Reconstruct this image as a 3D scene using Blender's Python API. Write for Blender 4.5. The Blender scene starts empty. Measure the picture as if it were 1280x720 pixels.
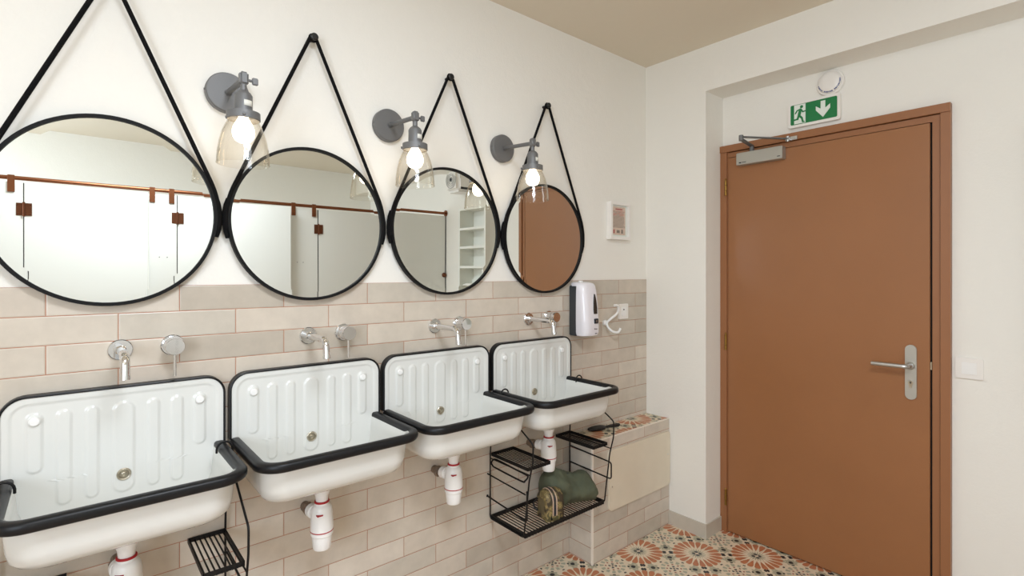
import bpy, bmesh, math, random
from mathutils import Vector, Matrix, noise
random.seed(4)
PI = math.pi
scene = bpy.context.scene
COL = scene.collection

# ------------------------------------------------------------------ helpers
def lin(c):
    r = []
    for v in c:
        v = v / 255.0
        r.append(v / 12.92 if v <= .04045 else ((v + .055) / 1.055) ** 2.4)
    return (r[0], r[1], r[2], 1.0)

class MB:
    """collects shapes, then links them as one mesh object"""
    def __init__(self): self.v = []; self.f = []
    def add(self, vs, fs, M=None):
        o = len(self.v)
        for p in vs:
            p = Vector(p)
            if M is not None: p = M @ p
            self.v.append(p)
        self.f += [tuple(i + o for i in q) for q in fs]
        return self
    def box(self, x0, x1, y0, y1, z0, z1, M=None, bev=0.0):
        if bev > 0:
            bm = bmesh.new(); bmesh.ops.create_cube(bm, size=1)
            for w in bm.verts:
                w.co = Vector(((x0 + x1) / 2 + w.co.x * (x1 - x0), (y0 + y1) / 2 + w.co.y * (y1 - y0), (z0 + z1) / 2 + w.co.z * (z1 - z0)))
            bmesh.ops.bevel(bm, geom=bm.edges[:], offset=bev, segments=3, affect='EDGES')
            bm.verts.index_update()
            vs = [w.co.copy() for w in bm.verts]; fs = [[w.index for w in f.verts] for f in bm.faces]
            bm.free()
            return self.add(vs, fs, M)
        vs = [(x0,y0,z0),(x1,y0,z0),(x1,y1,z0),(x0,y1,z0),(x0,y0,z1),(x1,y0,z1),(x1,y1,z1),(x0,y1,z1)]
        fs = [(0,3,2,1),(4,5,6,7),(0,1,5,4),(1,2,6,5),(2,3,7,6),(3,0,4,7)]
        return self.add(vs, fs, M)
    def tube(self, pts, r, n=10, closed=False, caps=True, prof=None, up=None):
        """sweep a circle (or the profile prof [(a,b)..]) along pts; r may be a list"""
        pts = [Vector(p) for p in pts]; m = len(pts)
        rs = r if isinstance(r, (list, tuple)) else [r] * m
        tang = []
        for i in range(m):
            if closed: t = pts[(i+1) % m] - pts[i-1]
            else: t = pts[min(i+1, m-1)] - pts[max(i-1, 0)]
            tang.append(t.normalized())
        if up is None:
            up = Vector((0,0,1)) if abs(tang[0].z) < .9 else Vector((1,0,0))
        up = Vector(up)
        nrm = (up - tang[0] * up.dot(tang[0])).normalized()
        vs = []; k = len(prof) if prof else n
        for i in range(m):
            nrm = (nrm - tang[i] * nrm.dot(tang[i])).normalized()
            b = tang[i].cross(nrm)
            for j in range(k):
                if prof: a_, b_ = prof[j][0] * rs[i], prof[j][1] * rs[i]
                else:
                    t = 2 * PI * j / n; a_, b_ = rs[i] * math.cos(t), rs[i] * math.sin(t)
                vs.append(pts[i] + nrm * a_ + b * b_)
        fs = []
        for i in range(m if closed else m - 1):
            i2 = (i + 1) % m
            for j in range(k):
                j2 = (j + 1) % k
                fs.append((i*k+j, i*k+j2, i2*k+j2, i2*k+j))
        if caps and not closed:
            fs.append(tuple(range(k))[::-1]); fs.append(tuple((m-1)*k + j for j in range(k)))
        return self.add(vs, fs)
    def lathe(self, prof, n=32, M=None, cap0=True, cap1=True):
        """prof [(r,h)], around local z"""
        vs = []; fs = []; m = len(prof)
        for r, h in prof:
            for j in range(n):
                a = 2*PI*j/n; vs.append((r*math.cos(a), r*math.sin(a), h))
        for i in range(m-1):
            for j in range(n):
                j2 = (j+1) % n
                fs.append((i*n+j, i*n+j2, (i+1)*n+j2, (i+1)*n+j))
        if cap0: fs.append(tuple(range(n))[::-1])
        if cap1: fs.append(tuple((m-1)*n+j for j in range(n)))
        return self.add(vs, fs, M)
    def prism(self, poly, d0, d1, M=None):
        """poly [(a,b)] extruded from d0 to d1 along local z"""
        n = len(poly)
        vs = [(a,b,d0) for a,b in poly] + [(a,b,d1) for a,b in poly]
        fs = [tuple(range(n))[::-1], tuple(range(n, 2*n))] + [(i,(i+1)%n,n+(i+1)%n,n+i) for i in range(n)]
        return self.add(vs, fs, M)
    def build(self, name, mat, parent=None, smooth=None, loc=None):
        me = bpy.data.meshes.new(name)
        me.from_pydata([tuple(p) for p in self.v], [], self.f)
        bm = bmesh.new(); bm.from_mesh(me)
        bmesh.ops.recalc_face_normals(bm, faces=bm.faces[:])
        if smooth is not None:
            for f in bm.faces: f.smooth = True
            for e in bm.edges:
                if len(e.link_faces) == 2 and e.calc_face_angle(0) > math.radians(smooth): e.smooth = False
        bm.to_mesh(me); bm.free()
        me.materials.append(mat)
        o = bpy.data.objects.new(name, me); COL.objects.link(o)
        if parent is not None: o.parent = parent
        if loc is not None: o.location = loc
        return o

def tag(o, label=None, cat=None, group=None, kind=None):
    if label: o['label'] = label
    if cat: o['category'] = cat
    if group: o['group'] = group
    if kind: o['kind'] = kind
    return o
def thing(name, loc, label, cat, group=None, rz=0):
    o = bpy.data.objects.new(name, None); COL.objects.link(o)
    o.location = loc; o.rotation_euler = (0, 0, rz); o.empty_display_size = .05
    return tag(o, label, cat, group)
def dup(root, loc, label, parent=None):
    c = root.copy(); COL.objects.link(c)
    if parent is None:
        c.location = loc; c['label'] = label
    else: c.parent = parent
    for ch in list(root.children): dup(ch, None, None, c)
    return c
def struct(name, mb, mat, parent=None, smooth=None, label=None):
    o = mb.build(name, mat, parent, smooth)
    o['kind'] = 'structure'
    if label: o['label'] = label
    return o

def axisM(origin, zdir, xdir=None):
    """matrix with local z along zdir"""
    z = Vector(zdir).normalized()
    x = Vector(xdir) if xdir else (Vector((1,0,0)) if abs(z.x) < .9 else Vector((0,1,0)))
    x = (x - z * x.dot(z)).normalized(); y = z.cross(x)
    return Matrix(((x.x,y.x,z.x,origin[0]),(x.y,y.y,z.y,origin[1]),(x.z,y.z,z.z,origin[2]),(0,0,0,1)))
def rrect(w, h, r, n=6, cx=0, cy=0):
    pts = []
    for qx, qy, a0 in ((1,1,0),(-1,1,90),(-1,-1,180),(1,-1,270)):
        for i in range(n+1):
            a = math.radians(a0 + 90*i/n)
            pts.append((cx + qx*(w/2-r) + r*math.cos(a), cy + qy*(h/2-r) + r*math.sin(a)))
    return pts
def smooth_path(P, k=8, closed=False):
    P = [Vector(p) for p in P]; out = []; m = len(P)
    for i in range(m if closed else m-1):
        if closed: p0,p1,p2,p3 = P[i-1],P[i],P[(i+1)%m],P[(i+2)%m]
        else: p0,p1,p2,p3 = P[max(i-1,0)],P[i],P[i+1],P[min(i+2,m-1)]
        for j in range(k):
            t = j/k
            out.append(.5*((2*p1)+(p2-p0)*t+(2*p0-5*p1+4*p2-p3)*t*t+(3*p1-p0-3*p2+p3)*t**3))
    if not closed: out.append(P[-1])
    return out
def fillet(P, r, k=5):
    """polyline with rounded corners"""
    P = [Vector(p) for p in P]; out = [P[0]]
    for i in range(1, len(P)-1):
        a = (P[i-1]-P[i]); b = (P[i+1]-P[i])
        d = min(r, a.length*.45, b.length*.45)
        A = P[i]+a.normalized()*d; B = P[i]+b.normalized()*d
        for j in range(k+1):
            t = j/k; out.append(A*(1-t)**2 + P[i]*2*t*(1-t) + B*t*t)
    out.append(P[-1]); return out

# ------------------------------------------------------------------ materials
class NT:
    def __init__(self, m):
        m.use_nodes = True; self.t = m.node_tree; self.t.nodes.clear()
    def n(self, typ, **kw):
        x = self.t.nodes.new(typ)
        for k, v in kw.items(): setattr(x, k, v)
        return x
    def l(self, a, b): self.t.links.new(a, b)
    def m(self, op, a, b=None, c=None):
        x = self.n('ShaderNodeMath', operation=op)
        for i, q in enumerate((a, b, c)):
            if q is None: continue
            if isinstance(q, (int, float)): x.inputs[i].default_value = q
            else: self.l(q, x.inputs[i])
        return x.outputs[0]
    def mix(self, fac, a, b):
        x = self.n('ShaderNodeMix', data_type='RGBA')
        for s, q in ((x.inputs[0], fac), (x.inputs[6], a), (x.inputs[7], b)):
            if isinstance(q, (tuple, int, float)): s.default_value = q
            else: self.l(q, s)
        return x.outputs[2]

def pbr(name, rgb, rough=.5, metal=0, bump=0, bscale=60, var=0, vscale=6, coat=0, spec=.5, detail=4):
    m = bpy.data.materials.new(name); N = NT(m)
    out = N.n('ShaderNodeOutputMaterial'); b = N.n('ShaderNodeBsdfPrincipled'); N.l(b.outputs[0], out.inputs[0])
    b.inputs['Base Color'].default_value = lin(rgb); b.inputs['Roughness'].default_value = rough
    b.inputs['Metallic'].default_value = metal; b.inputs['Coat Weight'].default_value = coat
    b.inputs['Coat Roughness'].default_value = .05
    b.inputs['Specular IOR Level'].default_value = spec
    tc = N.n('ShaderNodeTexCoord')
    if var > 0:
        ns = N.n('ShaderNodeTexNoise'); ns.inputs['Scale'].default_value = vscale; ns.inputs['Detail'].default_value = 5
        N.l(tc.outputs['Object'], ns.inputs['Vector'])
        mr = N.n('ShaderNodeMapRange'); mr.inputs[1].default_value = .3; mr.inputs[2].default_value = .7
        N.l(ns.outputs[0], mr.inputs[0])
        c = lin(rgb); dk = tuple(v*(1-var) for v in c[:3]) + (1,); lt = tuple(min(1, v*(1+var*.5)) for v in c[:3]) + (1,)
        N.l(N.mix(mr.outputs[0], dk, lt), b.inputs['Base Color'])
    if bump > 0:
        ns = N.n('ShaderNodeTexNoise'); ns.inputs['Scale'].default_value = bscale; ns.inputs['Detail'].default_value = detail
        N.l(tc.outputs['Object'], ns.inputs['Vector'])
        bp = N.n('ShaderNodeBump'); bp.inputs['Strength'].default_value = 1; bp.inputs['Distance'].default_value = bump
        N.l(ns.outputs[0], bp.inputs['Height']); N.l(bp.outputs[0], b.inputs['Normal'])
    return m

def emis(name, rgb, strength):
    m = bpy.data.materials.new(name); N = NT(m)
    out = N.n('ShaderNodeOutputMaterial'); e = N.n('ShaderNodeEmission'); N.l(e.outputs[0], out.inputs[0])
    e.inputs[0].default_value = lin(rgb); e.inputs[1].default_value = strength
    return m

def tile_mat(name, axis_u, u0, rough=.28):
    """75 x 295 mm running bond wall tiles with thin terracotta grout; u along world x or y"""
    m = bpy.data.materials.new(name); N = NT(m)
    out = N.n('ShaderNodeOutputMaterial'); b = N.n('ShaderNodeBsdfPrincipled'); N.l(b.outputs[0], out.inputs[0])
    g = N.n('ShaderNodeNewGeometry'); s = N.n('ShaderNodeSeparateXYZ'); N.l(g.outputs['Position'], s.inputs[0])
    TW, TH = .2955, .0762
    u = N.m('DIVIDE', N.m('SUBTRACT', s.outputs[axis_u], u0), TW)
    v = N.m('DIVIDE', N.m('SUBTRACT', s.outputs[2], 1.375 - 18*TH), TH)
    row = N.m('FLOOR', v)
    odd = N.m('FLOORED_MODULO', row, 2.0)              # the top row is row 17 (odd)
    uu = N.m('ADD', u, N.m('MULTIPLY', N.m('SUBTRACT', 1.0, odd), .49))
    col = N.m('FLOOR', uu)
    fu = N.m('SUBTRACT', uu, col); fv = N.m('SUBTRACT', v, row)
    du = N.m('MULTIPLY', N.m('SUBTRACT', .5, N.m('ABSOLUTE', N.m('SUBTRACT', fu, .5))), TW)
    dv = N.m('MULTIPLY', N.m('SUBTRACT', .5, N.m('ABSOLUTE', N.m('SUBTRACT', fv, .5))), TH)
    d = N.m('MINIMUM', du, dv)
    tile = N.n('ShaderNodeMapRange'); tile.inputs[1].default_value = .0007; tile.inputs[2].default_value = .0014
    N.l(d, tile.inputs[0])
    cmb = N.n('ShaderNodeCombineXYZ'); N.l(col, cmb.inputs[0]); N.l(row, cmb.inputs[1])
    wn = N.n('ShaderNodeTexWhiteNoise', noise_dimensions='3D'); N.l(cmb.outputs[0], wn.inputs['Vector'])
    ramp = N.n('ShaderNodeValToRGB'); e = ramp.color_ramp
    e.elements[0].position = 0; e.elements[0].color = lin((184,173,158))
    e.elements[1].position = 1; e.elements[1].color = lin((212,202,188))
    for p_, c_ in ((.25,(196,187,173)),(.5,(206,195,180)),(.75,(200,188,173))):
        x = e.elements.new(p_); x.color = lin(c_)
    N.l(wn.outputs['Value'], ramp.inputs[0])
    ns = N.n('ShaderNodeTexNoise'); ns.inputs['Scale'].default_value = 13; ns.inputs['Detail'].default_value = 6
    ns.inputs['Roughness'].default_value = .6
    off = N.n('ShaderNodeVectorMath', operation='MULTIPLY_ADD'); N.l(wn.outputs['Color'], off.inputs[0])
    off.inputs[1].default_value = (7,7,7); N.l(g.outputs['Position'], off.inputs[2]); N.l(off.outputs[0], ns.inputs['Vector'])
    mr = N.n('ShaderNodeMapRange'); mr.inputs[1].default_value = .3; mr.inputs[2].default_value = .7
    mr.inputs[3].default_value = .90; mr.inputs[4].default_value = 1.05; N.l(ns.outputs[0], mr.inputs[0])
    sc = N.n('ShaderNodeVectorMath', operation='SCALE'); N.l(ramp.outputs[0], sc.inputs[0]); N.l(mr.outputs[0], sc.inputs[3])
    N.l(N.mix(tile.outputs[0], lin((170,116,88)), sc.outputs[0]), b.inputs['Base Color'])
    N.l(N.m('SUBTRACT', .8, N.m('MULTIPLY', tile.outputs[0], .8-rough)), b.inputs['Roughness'])
    edge = N.n('ShaderNodeMapRange', interpolation_type='SMOOTHSTEP'); edge.inputs[1].default_value = .0005; edge.inputs[2].default_value = .004
    N.l(d, edge.inputs[0])
    n2 = N.n('ShaderNodeTexNoise'); n2.inputs['Scale'].default_value = 9; N.l(off.outputs[0], n2.inputs['Vector'])
    h = N.m('ADD', edge.outputs[0], N.m('MULTIPLY', n2.outputs[0], .8))
    bp = N.n('ShaderNodeBump'); bp.inputs['Strength'].default_value = .6; bp.inputs['Distance'].default_value = .0015
    N.l(h, bp.inputs['Height']); N.l(bp.outputs[0], b.inputs['Normal'])
    return m

def mosaic_mat(name):
    """cement tiles: 20-petal terracotta medallions, sage blossoms, black dots on cream"""
    m = bpy.data.materials.new(name); N = NT(m)
    out = N.n('ShaderNodeOutputMaterial'); b = N.n('ShaderNodeBsdfPrincipled'); N.l(b.outputs[0], out.inputs[0])
    g = N.n('ShaderNodeNewGeometry'); s = N.n('ShaderNodeSeparateXYZ')
    # a little wobble so the hand-made edges are not perfect
    wb = N.n('ShaderNodeTexNoise'); wb.inputs['Scale'].default_value = 45; N.l(g.outputs['Position'], wb.inputs['Vector'])
    wv = N.n('ShaderNodeVectorMath', operation='MULTIPLY_ADD'); N.l(wb.outputs['Color'], wv.inputs[0])
    wv.inputs[1].default_value = (.006,.006,0); N.l(g.outputs['Position'], wv.inputs[2]); N.l(wv.outputs[0], s.inputs[0])
    P = .205 * 2; L = P / math.sqrt(2)
    x = N.m('SUBTRACT', s.outputs[0], 2.194 + .003); y = N.m('SUBTRACT', s.outputs[1], 1.594 + .003)
    k = 1 / math.sqrt(2)
    p = N.m('DIVIDE', N.m('MULTIPLY', N.m('ADD', x, y), k), L)
    q = N.m('DIVIDE', N.m('MULTIPLY', N.m('SUBTRACT', y, x), k), L)
    ps = N.m('SUBTRACT', p, N.m('ROUND', p)); qs = N.m('SUBTRACT', q, N.m('ROUND', q))
    ang = N.m('ARCTAN2', qs, ps)
    pa = N.m('ABSOLUTE', ps); qa = N.m('ABSOLUTE', qs)
    S = N.m('MULTIPLY', N.m('MAXIMUM', pa, qa), L); T = N.m('MULTIPLY', N.m('MINIMUM', pa, qa), L)
    def dist(a, c, sx=1, sy=1):
        da = N.m('MULTIPLY', N.m('SUBTRACT', S, a), sx); dc = N.m('MULTIPLY', N.m('SUBTRACT', T, c), sy)
        return N.m('SQRT', N.m('ADD', N.m('MULTIPLY', da, da), N.m('MULTIPLY', dc, dc)))
    def less(a, bb): return N.m('LESS_THAN', a, bb)
    def grt(a, bb): return N.m('GREATER_THAN', a, bb)
    def mul(*a):
        r = a[0]
        for z in a[1:]: r = N.m('MULTIPLY', r, z)
        return r
    cream = lin((226,210,184)); orange = lin((188,108,72)); sage = lin((170,166,142)); black = lin((34,37,40)); slate = lin((70,72,74)); red = lin((150,72,58))
    H = L / 2
    ns = N.n('ShaderNodeTexNoise'); ns.inputs['Scale'].default_value = 60; ns.inputs['Detail'].default_value = 4
    N.l(g.outputs['Position'], ns.inputs['Vector'])
    cur = N.mix(ns.outputs[0], lin((232,217,192)), lin((216,198,170)))
    # blossoms beside each edge midpoint
    fl = dist(H, .047)
    fa = N.m('ARCTAN2', N.m('SUBTRACT', T, .047), N.m('SUBTRACT', S, H))
    fr = N.m('ADD', .027, N.m('MULTIPLY', N.m('COSINE', N.m('MULTIPLY', fa, 8)), .004))
    cur = N.mix(less(fl, fr), cur, N.mix(ns.outputs[0], lin((160,155,130)), lin((190,182,158))))
    cur = N.mix(less(dist(H, .047), .011), cur, black)
    cur = N.mix(less(dist(H - .017, .006, 1, 1.5), .0105), cur, black)
    cur = N.mix(mul(less(dist(H - .036, .036), .011)), cur, sage)
    cur = N.mix(less(dist(H - .040, .040), .0045), cur, black)
    # cell centre rosette with dots
    rb = dist(H, H); ab = N.m('ARCTAN2', N.m('SUBTRACT', T, H), N.m('SUBTRACT', S, H))
    ringm = mul(less(rb, .062), grt(rb, .042), grt(N.m('COSINE', N.m('MULTIPLY', ab, 12)), -.2))
    cur = N.mix(ringm, cur, N.mix(ns.outputs[0], lin((156,158,136)), lin((178,176,154))))
    dots = mul(less(rb, .037), grt(rb, .029), grt(N.m('COSINE', N.m('MULTIPLY', ab, 8)), .45))
    cur = N.mix(dots, cur, red)
    cur = N.mix(mul(less(rb, .021), grt(rb, .009), grt(N.m('COSINE', N.m('MULTIPLY', ab, 4)), .1)), cur, slate)
    cur = N.mix(less(rb, .005), cur, black)
    cur = N.mix(mul(less(rb, .079), grt(rb, .071), grt(N.m('COSINE', N.m('MULTIPLY', ab, 8)), .75)), cur, black)
    # medallion
    ra = dist(0, 0); ca = N.m('COSINE', N.m('MULTIPLY', ang, 20))
    cur = N.mix(less(ra, .112), cur, cream)
    thr = N.n('ShaderNodeFloatCurve'); cv = thr.mapping.curves[0]
    cv.points[0].location = (0, 1); cv.points[1].location = (1, 1)
    for a_, b_ in ((.45,.95),(.56,.48),(.72,.14),(.88,.07),(.95,.22),(.985,.55)): cv.points.new(a_, b_)
    thr.mapping.update()
    N.l(N.m('DIVIDE', ra, .118), thr.inputs['Value'])
    cn = N.m('MULTIPLY', N.m('ADD', ca, 1.0), .5)
    pet = mul(less(ra, .118), grt(ra, .046), grt(cn, thr.outputs[0]))
    n3 = N.n('ShaderNodeTexNoise'); n3.inputs['Scale'].default_value = 25; N.l(g.outputs['Position'], n3.inputs['Vector'])
    cur = N.mix(pet, cur, N.mix(n3.outputs[0], lin((204,132,92)), lin((166,100,66))))
    spike = mul(less(ra, N.m('ADD', .033, N.m('MULTIPLY', ca, -.010))), grt(ra, .012))
    cur = N.mix(spike, cur, sage)
    cur = N.mix(less(dist(.015, 0), .0085), cur, slate)
    # tile joints every 205 mm
    def joint(c):
        f = N.m('DIVIDE', c, .205); f = N.m('ABSOLUTE', N.m('SUBTRACT', f, N.m('ROUND', f)))
        return less(f, .0035)
    cur = N.mix(N.m('MULTIPLY', N.m('MAXIMUM', joint(x), joint(y)), .45), cur, lin((120,100,80)))
    N.l(cur, b.inputs['Base Color']); b.inputs['Roughness'].default_value = .42
    return m

def plaster(name, rgb, bump=.0012):
    m = bpy.data.materials.new(name); N = NT(m)
    out = N.n('ShaderNodeOutputMaterial'); b = N.n('ShaderNodeBsdfPrincipled'); N.l(b.outputs[0], out.inputs[0])
    b.inputs['Base Color'].default_value = lin(rgb); b.inputs['Roughness'].default_value = .85
    b.inputs['Specular IOR Level'].default_value = .2
    g = N.n('ShaderNodeNewGeometry')
    a = N.n('ShaderNodeTexNoise'); a.inputs['Scale'].default_value = 16; a.inputs['Detail'].default_value = 6; a.inputs['Roughness'].default_value = .65
    c = N.n('ShaderNodeTexNoise'); c.inputs['Scale'].default_value = 120; c.inputs['Detail'].default_value = 3
    N.l(g.outputs['Position'], a.inputs['Vector']); N.l(g.outputs['Position'], c.inputs['Vector'])
    h = N.m('ADD', N.m('MULTIPLY', a.outputs[0], 2.0), N.m('MULTIPLY', c.outputs[0], .5))
    bp = N.n('ShaderNodeBump'); bp.inputs['Strength'].default_value = .8; bp.inputs['Distance'].default_value = bump
    N.l(h, bp.inputs['Height']); N.l(bp.outputs[0], b.inputs['Normal'])
    return m

def glass_mat(name, tint=(1,1,1,1), rough=.0, base=.04, edge=None):
    """clear glass: fresnel reflection over straight transmission, same for every ray"""
    m = bpy.data.materials.new(name); N = NT(m)
    out = N.n('ShaderNodeOutputMaterial'); t = N.n('ShaderNodeBsdfTransparent'); gl = N.n('ShaderNodeBsdfGlossy')
    t.inputs[0].default_value = tint; gl.inputs['Roughness'].default_value = rough; gl.inputs[0].default_value = (1,1,1,1)
    lw = N.n('ShaderNodeLayerWeight'); lw.inputs[0].default_value = .5
    pw = N.m('POWER', lw.outputs['Facing'], 4.0)
    f = N.m('ADD', N.m('MULTIPLY', pw, .65), base)
    if edge: N.l(N.mix(N.m('POWER', lw.outputs['Facing'], 2.5), tint, edge), t.inputs[0])
    mx = N.n('ShaderNodeMixShader'); N.l(f, mx.inputs[0]); N.l(t.outputs[0], mx.inputs[1]); N.l(gl.outputs[0], mx.inputs[2])
    N.l(mx.outputs[0], out.inputs[0])
    return m

def camo_mat(name):
    m = bpy.data.materials.new(name); N = NT(m)
    out = N.n('ShaderNodeOutputMaterial'); b = N.n('ShaderNodeBsdfPrincipled'); N.l(b.outputs[0], out.inputs[0])
    tc = N.n('ShaderNodeTexCoord'); ns = N.n('ShaderNodeTexNoise'); ns.inputs['Scale'].default_value = 34; ns.inputs['Detail'].default_value = 2
    N.l(tc.outputs['Object'], ns.inputs['Vector'])
    r = N.n('ShaderNodeValToRGB'); r.color_ramp.interpolation = 'CONSTANT'
    e = r.color_ramp; e.elements[0].position = 0; e.elements[0].color = lin((62,52,36)); e.elements[1].position = .43; e.elements[1].color = lin((112,96,60))
    for p_, c_ in ((.52,(146,128,82)),(.6,(90,82,52))):
        z = e.elements.new(p_); z.color = lin(c_)
    N.l(ns.outputs[0], r.inputs[0]); N.l(r.outputs[0], b.inputs['Base Color'])
    b.inputs['Roughness'].default_value = .55
    return m

M = {
 'wall': plaster('warm white plaster', (236,233,225)),
 'ceil': plaster('painted ceiling', (222,212,194), .0006),
 'tiles_x': tile_mat('wall tiles', 0, -.053),
 'ledge_x': tile_mat('ledge front tiles', 0, 2.04-.2955),
 'ledge_y': tile_mat('ledge side tiles', 1, 1.80-.2955*3),
 'mosaic': mosaic_mat('patterned cement tiles'),
 'enamel': pbr('white enamel', (220,220,215), .13, coat=.3),
 'rubber': pbr('black rubber edging', (18,18,20), .4, spec=.3),
 'blackmetal': pbr('black powder coated wire', (16,15,15), .5, spec=.3),
 'rope': pbr('black wound cord', (10,9,10), .9, spec=.2, bump=.0015, bscale=180),
 'frame': pbr('black matt frame', (9,9,10), .65, spec=.25, bump=.0004, bscale=90),
 'chrome': pbr('chrome', (225,226,228), .07, metal=1),
 'nickel': pbr('brushed nickel', (190,182,165), .3, metal=1),
 'steel': pbr('satin steel', (196,196,194), .36, metal=1),
 'satin': pbr('satin aluminium plate', (186,184,176), .45, metal=.75),
 'lampgrey': pbr('grey cast lamp metal', (112,112,112), .5, metal=.35, bump=.0003, bscale=200),
 'sticker': pbr('white sticker', (226,224,214), .6),
 'ink': pbr('dark ink', (40,42,48), .7),
 'pvc': pbr('white plastic', (238,237,234), .3),
 'seal': pbr('red rubber seal', (168,24,34), .5),
 'pipe': pbr('tarnished wall pipe', (138,120,104), .45, metal=.6, var=.4, vscale=60),
 'brown': pbr('brown painted door', (152,102,64), .36, bump=.0003, bscale=25, var=.05, vscale=3),
 'brownframe': pbr('brown painted frame', (150,100,64), .42, bump=.0002, bscale=40),
 'darkgap': pbr('black door seal', (16,12,11), .9),
 'brass': pbr('aged brass', (150,116,58), .38, metal=.9),
 'skirt': pbr('pale grey skirting tile', (196,188,174), .4, var=.06, vscale=20),
 'green': pbr('exit sign green', (22,120,66), .4),
 'signwhite': pbr('exit sign white', (226,232,224), .45),
 'whiteplastic': pbr('white switch plastic', (236,232,226), .32),
 'blue': pbr('blue print', (76,92,140), .6),
 'dispenser': pbr('glossy white plastic', (232,229,234), .16, coat=.3),
 'darkplastic': pbr('dark grey plastic', (52,56,60), .4),
 'window_dark': pbr('smoked plastic window', (50,46,42), .15),
 'paper': pbr('aged print paper', (214,190,170), .8, var=.12, vscale=60),
 'redink': pbr('red print ink', (176,70,62), .8),
 'greyink': pbr('grey brown print ink', (120,104,92), .8),
 'cream': pbr('cream access panel', (222,211,190), .22, bump=.0012, bscale=7, var=.04, vscale=8, detail=1),
 'trim': pbr('white tile edge profile', (236,226,212), .35),
 'canvas': pbr('green cloth', (84,88,68), .85, bump=.006, bscale=17, var=.25, vscale=14),
 'camo': camo_mat('brown camouflage fabric'),
 'olive': pbr('olive brown fabric', (112,98,68), .7, bump=.001, bscale=80, var=.2, vscale=30),
 'zip': pbr('pale zip tape', (186,160,140), .5),
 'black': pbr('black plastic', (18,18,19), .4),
 'bristle': pbr('dark bristles', (30,27,26), .9, bump=.003, bscale=220),
 'copper': pbr('copper', (134,84,58), .35, metal=.9),
 'copperdark': pbr('dark copper hinge', (108,66,46), .35, metal=.85),
 'cubicle': pbr('white laminate board', (224,224,218), .4),
 'shelf': pbr('white painted shelf', (230,230,222), .5),
 'glass': glass_mat('clear shade glass', (.985,.975,.955,1), base=.022, edge=(.78,.73,.64,1)),
 'pictureglass': glass_mat('picture glass', base=.03),
 'windowglass': glass_mat('window glass', base=.03),
 'bulb': emis('glowing bulb', (255,236,206), 9.5),
 'diffuser': emis('lit diffuser', (255,244,226), 1.6),
}
mm = bpy.data.materials.new('silvered mirror'); N = NT(mm)
_o = N.n('ShaderNodeOutputMaterial'); _g = N.n('ShaderNodeBsdfGlossy'); _g.inputs[0].default_value = (.86,.885,.86,1); _g.inputs['Roughness'].default_value = 0.0
N.l(_g.outputs[0], _o.inputs[0]); M['mirror'] = mm

# ------------------------------------------------------------------ measures
WY = 1.811          # face of the basin wall
CX = 2.571          # face of the door wall
DX = 2.753          # face of the recess holding the door
CY = 1.437          # edge of the recess
CEIL = 2.62
XL, YB = -1.7, -2.3

# ------------------------------------------------------------------ shell
struct('floor', MB().box(XL-.1, DX+.2, YB-.1, WY+.15, -.05, 0), M['mosaic'])
struct('ceiling', MB().box(XL-.1, DX+.2, YB-.1, WY+.15, CEIL, CEIL+.06), M['ceil'])
struct('wall_front', MB().box(XL-.1, DX+.2, WY+.004, WY+.14, 0, CEIL), M['wall'])
struct('trim_1', MB().box(XL, CX, WY, WY+.004, 0, 1.375), M['tiles_x'], label='beige running bond tile wainscot behind the basins')
rw = MB()
rw.box(DX, DX+.14, YB, WY+.004, 0, CEIL)
struct('wall_right', rw, M['wall'])
rc = MB().box(CX, DX, CY, WY+.004, 0, CEIL)
rc.box(CX, DX, YB, CY, 2.382, CEIL)
struct('wall_right_front', rc, M['wall'], label='plastered pier and lintel framing the door recess')
struct('wall_back', MB().box(XL, DX, YB-.1, YB, 0, CEIL), M['wall'])
wl = MB(); wy0, wy1, wz0, wz1 = -1.90, -.10, .95, 2.30
wl.box(XL-.1, XL, YB, wy0, 0, CEIL).box(XL-.1, XL, wy1, WY+.004, 0, CEIL).box(XL-.1, XL, wy0, wy1, 0, wz0).box(XL-.1, XL, wy0, wy1, wz1, CEIL)
struct('wall_left', wl, M['wall'])
win = struct('assumed_window_1', MB().box(XL-.09, XL-.03, wy0, wy0+.06, wz0, wz1).box(XL-.09, XL-.03, wy1-.06, wy1, wz0, wz1).box(XL-.09, XL-.03, wy0, wy1, wz0, wz0+.06)
    .box(XL-.09, XL-.03, wy0, wy1, wz1-.06, wz1).box(XL-.085, XL-.035, -1.03, -.97, wz0, wz1), M['shelf'], label='unseen white framed window assumed on the left wall')  # unseen window, assumed as the source of light from the left
MB().box(XL-.063, XL-.057, wy0+.06, wy1-.06, wz0+.06, wz1-.06).build('window_pane', M['windowglass'], win)
# skirting on the pier
sk = MB().box(CX-.008, CX, CY-.008, 1.658, 0, .076).box(CX, DX-.03, CY-.008, CY, 0, .076)
struct('baseboard_right', sk, M['skirt'])
struct('baseboard_right_far', MB().box(DX-.009, DX, -.64, .452, 0, .076), M['skirt'])

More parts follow.
